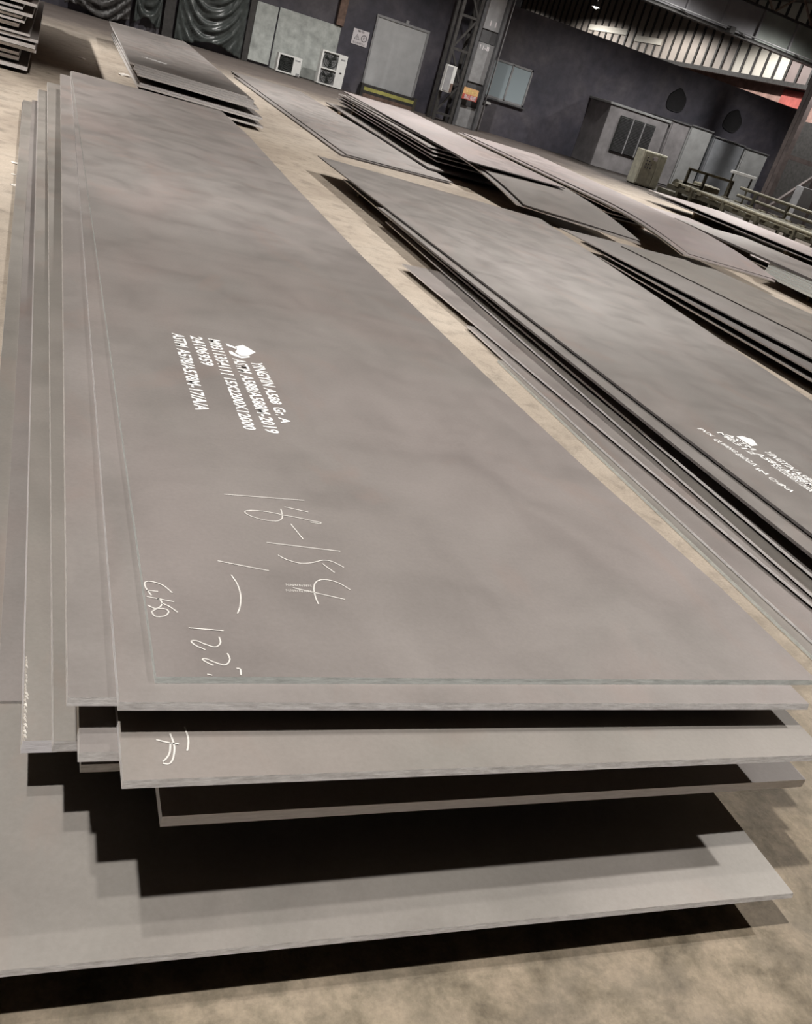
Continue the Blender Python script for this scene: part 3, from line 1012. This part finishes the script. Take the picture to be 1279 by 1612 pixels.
SY = WY - 0.028
ring_on_wall('triangle_symbol', 11.77, 2.13, 0.11, 0.145, 3, SY, sg, 'ink', math.pi / 2)
ring_on_wall('round_symbol', 12.09, 2.16, 0.105, 0.135, 24, SY, sg, 'ink')
wall_text('symbol_mark', '!', 11.755, 11.785, 2.08, 0.11, SY, sg, 'ink', 0.01)
wall_text('symbol_mark', 'C', 12.04, 12.13, 2.11, 0.10, SY, sg, 'ink', 0.02)
wall_text('sign_lettering', '当心机械伤人', 11.62, 12.2, 1.90, 0.07, SY, sg, 'ink')
wall_text('sign_lettering', '警告', 11.75, 12.05, 2.36, 0.06, SY, sg, 'ink')

# door with its striped threshold
d1 = struct(box('door_1', (12.5, WY - 0.06, 0.50), (14.8, WY + 0.02, 3.15), 'door_grey', bevel=0.006))
DL = d1.location
for lo, hi, nm in (((12.40, WY - 0.10, 3.15), (14.9, WY, 3.24), 'door_rail'), ((12.42, WY - 0.09, 0.46), (12.5, WY, 3.15), 'door_jamb'), ((14.8, WY - 0.09, 0.46), (14.9, WY, 3.15), 'door_jamb')):
    box(nm, lo, hi, 'column_grey', d1, base=DL)
box('door_hanger', (13.72, WY - 0.12, 3.24), (13.86, WY - 0.02, 3.36), 'column_pale', d1, base=DL)
ld = empty('loading_step', (13.65, WY - 0.3, 0), 'black and yellow striped loading step below the grey door', 'step')
LB_ = Vector(ld.location)
for z0, z1, mt in ((0.40, 0.50, 'frame_dark'), (0.26, 0.40, 'yellow_paint'), (0.14, 0.26, 'frame_dark'), (0.0, 0.14, 'rust_metal')):
    box('step_band', (12.45, WY - 0.45, z0), (14.85, WY - 0.1, z1), mt, ld, base=LB_)
box('step_cheek', (14.85, WY - 0.47, 0.0), (14.97, WY - 0.1, 0.52), 'olive_paint', ld, base=LB_)
box('step_cheek', (12.33, WY - 0.47, 0.0), (12.45, WY - 0.1, 0.52), 'frame_dark', ld, base=LB_)


# lattice column and boxed column in front of the wall
def lattice(name, label, legs, z1, y, depth, mat, step, w=0.13):
    xa, xb = legs
    t = empty(name, ((xa + xb) / 2, y, 0), label, 'column')
    B = Vector(t.location)
    for x in (xa, xb):
        for yy_ in (y, y + depth):
            bm = bmesh.new()
            bar_into(bm, Vector((x, yy_, 0)) - B, Vector((x, yy_, z1)) - B, w)
            finish('leg', bm, mat, t)
    z = 0.3
    k = 0
    while z < z1 - step * 0.3:
        zt = min(z + step, z1)
        bm = bmesh.new()
        bar_into(bm, Vector((xa, y, z)) - B, Vector((xb, y, z)) - B, w * 0.75)
        finish('cross_bar', bm, mat, t)
        bm = bmesh.new()
        a, b_ = (xa, xb) if k % 2 == 0 else (xb, xa)
        bar_into(bm, Vector((a, y, z)) - B, Vector((b_, y, zt)) - B, w * 0.6)
        finish('diagonal_brace', bm, mat, t)
        z = zt
        k += 1
    return t


lattice('lattice_column', 'dark lattice steel column standing before the wall by the grey door', (15.22, 16.02), 8.0, 37.75, 0.6, 'frame_dark', 1.28)
bc = empty('steel_column', (16.8, 38.0, 0), 'grey boxed steel column with lettered panels and a red and yellow notice', 'column')
B = Vector(bc.location)
box('flange', (16.20, 37.8, 0), (16.33, 38.5, 8.0), 'column_dark', bc, base=B)
box('flange', (17.20, 37.8, 0), (17.32, 38.5, 8.0), 'column_dark', bc, base=B)
box('web', (16.33, 38.2, 0), (17.20, 38.3, 8.0), 'column_dark', bc, base=B)
for z0, z1, mt in ((0.02, 0.86, 'column_grey'), (1.86, 3.42, 'column_grey'), (3.95, 8.0, 'column_pale')):
    box('web_panel', (16.34, 38.0, z0), (17.19, 38.2, z1), mt, bc, base=B)
box('web_panel', (16.34, 38.06, 0.88), (17.19, 38.2, 1.84), 'column_dark', bc, base=B)
box('web_panel', (16.34, 38.06, 3.44), (17.19, 38.2, 3.93), 'column_dark', bc, base=B)


def child_text(txt, x0, x1, z0, h, y, parent, mat, bold=0.01):
    return wall_text('painted_lettering', txt, x0, x1, z0, h, y, parent, mat, bold)


child_text('11-B', 16.55, 17.0, 3.17, 0.16, 37.996, bc, 'sign_white')
child_text('11', 16.7, 17.0, 4.1, 0.2, 37.996, bc, 'sign_white')
nt_ = box('notice_board', (16.27, 37.75, 1.13), (16.98, 37.80, 1.60), 'sign_orange', bevel=0.003)
tag(nt_, 'orange and red notice with two lines of characters on the boxed column', 'sign')
box('notice_band', (16.27, 37.744, 1.13), (16.98, 37.752, 1.335), 'sign_red', nt_, base=nt_.location)
wall_text('notice_lettering', '注意安全', 16.36, 16.92, 1.38, 0.15, 37.742, nt_, 'sign_yellow', 0.015)
wall_text('notice_lettering', '禁止吸烟', 16.36, 16.92, 1.17, 0.13, 37.740, nt_, 'sign_white', 0.015)
for k in range(2):
    o = bmesh.new()
    tube_into(o, [(0, 0, 0), (0, 0, 8.0)], 0.035)
    o = finish('conduit_pipe', o, 'column_pale' if k else 'frame_dark', None, (17.45 + 0.16 * k, 38.2, 0))
    tag(o, ('pale' if k else 'dark') + ' conduit pipe running up beside the boxed column', 'pipe', 'conduit pipes beside the boxed column')

eb = empty('switch_box', (15.36, 37.5, 1.17), 'white switch box fixed on the lattice column', 'switch box')
B = Vector(eb.location)
box('case', (15.12, 37.42, 1.17), (15.58, 37.68, 2.22), 'white_paint', eb, 0.012, B)
box('door', (15.15, 37.40, 1.22), (15.42, 37.425, 2.17), 'column_pale', eb, 0.004, B)
box('breaker_block', (15.46, 37.37, 1.22), (15.56, 37.42, 1.55), 'rust_metal', eb, 0.004, B)
box('bracket', (15.2, 37.66, 1.5), (15.5, 37.75, 1.6), 'frame_dark', eb, 0, B)

# window
w1 = struct(box('window_1', (18.22, WY - 0.05, 1.47), (20.30, WY + 0.01, 3.08), 'frame_dark'))
WL = Vector(w1.location)
box('pane', (18.30, WY - 0.07, 1.55), (19.22, WY - 0.05, 3.00), 'window_glass', w1, base=WL)
box('pane', (19.28, WY - 0.07, 1.55), (20.22, WY - 0.05, 3.00), 'window_glass', w1, base=WL)
for lo, hi in (((18.22, 1.47), (20.30, 1.55)), ((18.22, 3.0), (20.30, 3.08)), ((18.22, 1.47), (18.30, 3.08)), ((20.22, 1.47), (20.30, 3.08)), ((19.21, 1.5), (19.29, 3.05))):
    box('window_frame', (lo[0], WY - 0.10, lo[1]), (hi[0], WY - 0.05, hi[1]), 'column_grey', w1, base=WL)
box('window_sill', (18.1, WY - 0.14, 1.40), (20.42, WY, 1.47), 'column_dark', w1, base=WL)
tag(box('wall_lamp', (18.28, WY - 0.2, 1.16), (18.62, WY, 1.26), 'white_paint', bevel=0.01), 'small white bracket fitting on the wall under the window corner', 'fitting')
tag(box('rendered_pier', (17.75, WY - 0.35, 0), (18.35, WY - 0.002, 1.05), 'annex_grey', bevel=0.02), 'short pale rendered pier beside the boxed column', 'pier')

# annex in front of the black wall
an = empty('annex_housing', (27.5, 38.8, 0), 'grey rendered annex with a large louvre built against the black wall', 'annex')
B = Vector(an.location)
box('body', (23.7, 38.0, 0), (27.1, WY - 0.002, 2.75), 'annex_grey', an, 0.02, B)
box('roof_slab', (23.6, 37.93, 2.75), (27.15, WY - 0.002, 2.85), 'annex_pale', an, 0.01, B)
lv = box('louvre', (24.38, 37.93, 0.86), (26.40, 38.0, 2.43), 'grille_black', an, 0, B)
for k in range(24):
    z = 0.90 + k * 0.063
    box('louvre_slat', (24.42, 37.89, z), (26.36, 37.935, z + 0.022), 'column_dark', lv, 0, B).location = (0, 0, 0)
for x in (25.05, 25.72):
    box('louvre_mullion', (x, 37.87, 0.86), (x + 0.05, 37.94, 2.43), 'column_grey', lv, 0, B)
for x0, x1, z1, mt, lab in ((27.25, 28.35, 2.9, 'annex_grey', 'narrow mauve grey sheet metal housing next to the louvred annex'),
                            (28.40, 29.75, 2.95, 'annex_pale', 'pale sheet metal housing with a smudged front, second from the louvred annex'),
                            (29.95, 31.9, 2.8, 'annex_blue', 'bluish sheet metal housing before the sooty vent holes'),
                            (32.0, 33.5, 2.75, 'annex_pale', 'pale grey free standing cabinet at the end of the sheet metal housings')):
    h = empty('sheet_metal_housing', ((x0 + x1) / 2, 38.6, 0), lab, 'housing')
    B = Vector(h.location)
    box('body', (x0, 38.05, 0), (x1, WY - 0.002, z1), mt, h, 0.015, B)
    box('front_sheet', (x0 + 0.06, 38.01, 0.1), (x1 - 0.06, 38.05, z1 - 0.08), mt, h, 0.005, B)
    box('cap', (x0 - 0.02, 37.98, z1), (x1 + 0.02, WY - 0.002, z1 + 0.06), 'column_dark', h, 0.005, B)

# sooty vent openings in the wall
for k, (x, z) in enumerate(((28.4, 3.85), (32.1, 3.8))):
    t = empty('exhaust_vent', (x, WY, z), ('exhaust opening with a soot stain above the pale housing' if k == 0 else 'exhaust opening with a soot stain above the bluish housing'), 'vent', 'sooty exhaust openings in the black wall')
    prof_ = []
    for q in range(32):
        a = 2 * math.pi * q / 32
        w_ = 1.0 + 0.04 * math.sin(5 * a + k)
        prof_.append((0.56 * w_ * math.cos(a) * (1.0 - 0.26 * math.sin(a)), 0.55 * w_ * math.sin(a)))
    bm = bmesh.new()
    c_ = [bm.verts.new((x_, -0.004, z_)) for x_, z_ in prof_]
    c1 = [bm.verts.new((x_ * 0.97, -0.05, z_ * 0.97)) for x_, z_ in prof_]
    c2 = [bm.verts.new((x_ * 0.86, -0.03, z_ * 0.86)) for x_, z_ in prof_]
    for q in range(32):
        bm.faces.new((c_[q], c_[(q + 1) % 32], c1[(q + 1) % 32], c1[q]))
        bm.faces.new((c1[q], c1[(q + 1) % 32], c2[(q + 1) % 32], c2[q]))
    finish('collar', bm, 'soot', t)
    bm = bmesh.new()
    bm.faces.new([bm.verts.new((x_ * 0.86, -0.028, z_ * 0.86)) for x_, z_ in prof_])
    finish('dark_mouth', bm, 'soot', t)

# control cabinet
cc = empty('control_cabinet', (23.45, 33.0, 0), 'worn cream control cabinet with rows of buttons at the conveyor end', 'control cabinet')
B = Vector(cc.location)
box('body', (22.85, 32.8, 0.04), (24.05, 33.4, 1.42), 'cream_paint', cc, 0.02, B)
box('plinth', (22.9, 32.85, 0), (24.0, 33.35, 0.05), 'frame_dark', cc, 0, B)
dr = box('door', (22.90, 32.76, 0.10), (23.62, 32.8, 1.37), 'cream_paint', cc, 0.006, B)
box('door', (23.66, 32.76, 0.10), (24.0, 32.8, 1.37), 'cream_paint', cc, 0.006, B)
for i_ in range(3):
    for j in range(4):
        if (i_ + j) % 5 == 4:
            continue
        bm = bmesh.new()
        xx, z_ = 23.08 + i_ * 0.13, 0.78 + j * 0.13
        tube_into(bm, [Vector((xx, 32.72, z_)) - B, Vector((xx, 32.77, z_)) - B], 0.03, 10)
        finish('push_button', bm, 'ink', dr)
box('label_plate', (23.36, 32.75, 1.10), (23.56, 32.765, 1.26), 'sign_white', dr, 0, B)

# roller conveyor running along the hall
rc = empty('roller_conveyor', (24.6, 24.0, 0), 'olive roller conveyor with curved guard rails beside the pink plates', 'conveyor')
B = Vector(rc.location)
XA, XB = 23.3, 25.7
for x in (XA, XB):
    box('side_beam', (x - 0.07, 12.0, 0.34), (x + 0.07, 31.0, 0.52), 'olive_paint', rc, 0, B)
for k in range(24):
    y = 12.4 + 0.78 * k
    bm = bmesh.new()
    tube_into(bm, [Vector((XA + 0.08, y, 0.50)) - B, Vector((XB - 0.08, y, 0.50)) - B], 0.13, 12)
    ro = finish('roller', bm, 'olive_paint', rc)
    box('bearing_block', (XA - 0.13, y - 0.14, 0.50), (XA + 0.10, y + 0.14, 0.66), 'olive_pale', ro, 0, B)
    box('bearing_block', (XB - 0.10, y - 0.14, 0.50), (XB + 0.13, y + 0.14, 0.66), 'olive_pale', ro, 0, B)
for k in range(9):
    y = 12.6 + 2.2 * k
    for x in (XA, XB):
        box('leg', (x - 0.08, y - 0.08, 0), (x + 0.08, y + 0.08, 0.34), 'olive_paint', rc, 0, B)
for x, zs in ((XA - 0.28, (0.62,)), (XB + 0.3, (0.85, 1.15))):
    for z in zs:
        bm = bmesh.new()
        pts = [Vector((x + 0.35 * math.sin(max(0, (y - 27.0)) * 0.35), y, z)) - B for y in [12 + 0.8 * q for q in range(24)]]
        tube_into(bm, pts, 0.06, 8)
        finish('guard_rail', bm, 'olive_pale', rc)
for y in range(13, 31, 2):
    box('rail_post', (XB + 0.25, y - 0.05, 0), (XB + 0.35, y + 0.05, 1.15), 'olive_paint', rc, 0, B)
    box('rail_post', (XA - 0.33, y - 0.05, 0), (XA - 0.23, y + 0.05, 0.62), 'olive_paint', rc, 0, B)

du = empty('drive_unit', (24.6, 31.9, 0), 'olive conveyor drive with motor and frame beside the cream cabinet', 'machine')
B = Vector(du.location)
box('base_frame', (23.9, 31.25, 0), (26.6, 32.5, 0.22), 'olive_paint', du, 0.01, B)
box('gear_case', (25.3, 31.4, 0.22), (26.2, 32.2, 0.85), 'olive_pale', du, 0.05, B)
bm = bmesh.new()
tube_into(bm, [Vector((24.1, 31.7, 0.5)) - B, Vector((25.3, 31.7, 0.5)) - B], 0.24, 14)
finish('motor', bm, 'olive_paint', du)
for x in (24.2, 25.1, 26.5):
    box('frame_post', (x - 0.05, 31.2, 0.2), (x + 0.05, 31.3, 1.25), 'olive_paint', du, 0, B)
box('frame_rail', (24.15, 31.2, 1.2), (26.55, 31.3, 1.3), 'olive_pale', du, 0, B)
box('frame_rail', (24.15, 31.2, 0.66), (25.15, 31.3, 0.74), 'olive_pale', du, 0, B)
lt = box('light_tube', (28.2, 33.6, 1.55), (29.6, 33.75, 1.68), 'white_paint', bevel=0.01)
tag(lt, 'white strip light fitting standing over the conveyor end on two rods', 'light fitting')
for x in (28.35, 29.45):
    box('rod', (x - 0.03, 33.65, 0), (x + 0.03, 33.71, 1.55), 'olive_paint', lt, base=lt.location)

# right lattice column
lc = lattice('lattice_column', 'heavy brown grey lattice column at the right end of the black wall', (31.0, 33.6), 8.0, 34.0, 0.28, 'column_brown', 2.6, 0.26)
tag(box('switch_cabinet', (31.9, 33.0, 0), (32.7, 33.5, 1.9), 'column_pale', bevel=0.015), 'pale grey switch cabinet standing before the heavy lattice column', 'cabinet')

# crane girder and its rails above the building
gd = empty('crane_girder', (32.0, 44.0, 7.8), 'grey crane girder of ribbed panels spanning high behind the black building', 'girder')
B = Vector(gd.location)
xx = 20.0
k = 0
while xx < 44:
    box('web_panel', (xx + 0.03, 44.0, 7.95), (xx + 2.37, 44.12, 9.42), 'girder_grey' if xx < 32.5 else 'girder_green', gd, 0, B)
    box('stiffener', (xx - 0.05, 43.86, 7.95), (xx + 0.05, 44.0, 9.42), 'girder_grey', gd, 0, B)
    xx += 2.4
    k += 1
box('bottom_flange', (20, 43.75, 7.78), (44, 44.3, 7.95), 'frame_dark', gd, 0, B)
box('top_flange', (20, 43.8, 9.42), (44, 44.3, 9.52), 'frame_dark', gd, 0, B)
bm = bmesh.new()
tube_into(bm, [Vector((20, 43.5, 8.02)) - B, Vector((44, 43.5, 8.02)) - B], 0.035, 6)
finish('cable_rail', bm, 'column_grey', gd)
for x in (25, 29, 33, 37, 41):
    bm = bmesh.new()
    bar_into(bm, Vector((x, 43.5, 8.0)) - B, Vector((x + 0.9, 43.8, 7.85)) - B, 0.06)
    finish('bracket', bm, 'frame_dark', gd)
box('cable_trolley', (32.3, 43.35, 7.78), (32.62, 43.75, 8.1), 'frame_dark', gd, 0.01, B)
# end supports of the girder
for x in (20.2, 43.6):
    tag(box('girder_pillar', (x - 0.3, 43.8, 0), (x + 0.3, 44.3, 7.78), 'column_dark', bevel=0.01), 'tall steel pillar carrying one end of the crane girder', 'pillar', 'pillars under the crane girder')
# roof truss
rt_ = empty('roof_truss', (34, 46, 9.6), 'brown lattice roof truss above the crane girder', 'truss')
B = Vector(rt_.location)
for z in (9.8, 11.1):
    bm = bmesh.new()
    bar_into(bm, Vector((20, 46, z)) - B, Vector((44, 46, z)) - B, 0.14)
    finish('chord', bm, 'rust_metal', rt_)
for q in range(16):
    x = 20 + 1.5 * q
    bm = bmesh.new()
    bar_into(bm, Vector((x, 46, 9.8 if q % 2 else 11.1)) - B, Vector((x + 1.5, 46, 11.1 if q % 2 else 9.8)) - B, 0.09)
    finish('web_member', bm, 'rust_metal', rt_)
# far hanging lamp
hl = empty('high_bay_lamp', (36.6, 66.0, 9.3), 'small glowing high bay lamp far off under the roof', 'lamp')
bm = bmesh.new()
bmesh.ops.create_cone(bm, cap_ends=False, segments=16, radius1=0.32, radius2=0.1, depth=0.4)
finish('reflector', bm, 'column_pale', hl)
bm = bmesh.new()
bmesh.ops.create_uvsphere(bm, u_segments=12, v_segments=8, radius=0.2)
finish('bulb', bm, 'lamp_glow', hl).location = (0, 0, -0.1)
bm = bmesh.new()
tube_into(bm, [(0, 0, 0.2), (0, 0, 1.9)], 0.02, 6)
finish('hanger', bm, 'frame_dark', hl)

# pale slag chips on the floor and plates
for k, (p, z, s) in enumerate((((128, 92), 0, 0.10), ((195, 119), 0, 0.16), ((23, 257), 0, 0.05), ((24, 292), 0, 0.05), ((22, 275), 0, 0.03), ((398, 197), 0, 0.2))):
    q = atz(p, z)
    bm = bmesh.new()
    bmesh.ops.create_icosphere(bm, subdivisions=1, radius=s)
    rr = random.Random(k)
    for v in bm.verts:
        v.co *= rr.uniform(0.6, 1.2)
        v.co.z = max(0, v.co.z * 0.35)
    o = finish('slag_chip', bm, 'slag' if k < 5 else 'rust_metal', None, (q.x, q.y, z))
    tag(o, ('pale slag chip lying on the floor beside the far pile' if k < 2 else 'tiny pale slag chip on the floor along the left side of the large pile') if k < 5 else 'brown scrap lump on the floor at the corner of the far pile',
        'slag', 'slag chips on the floor' if k < 5 else None)
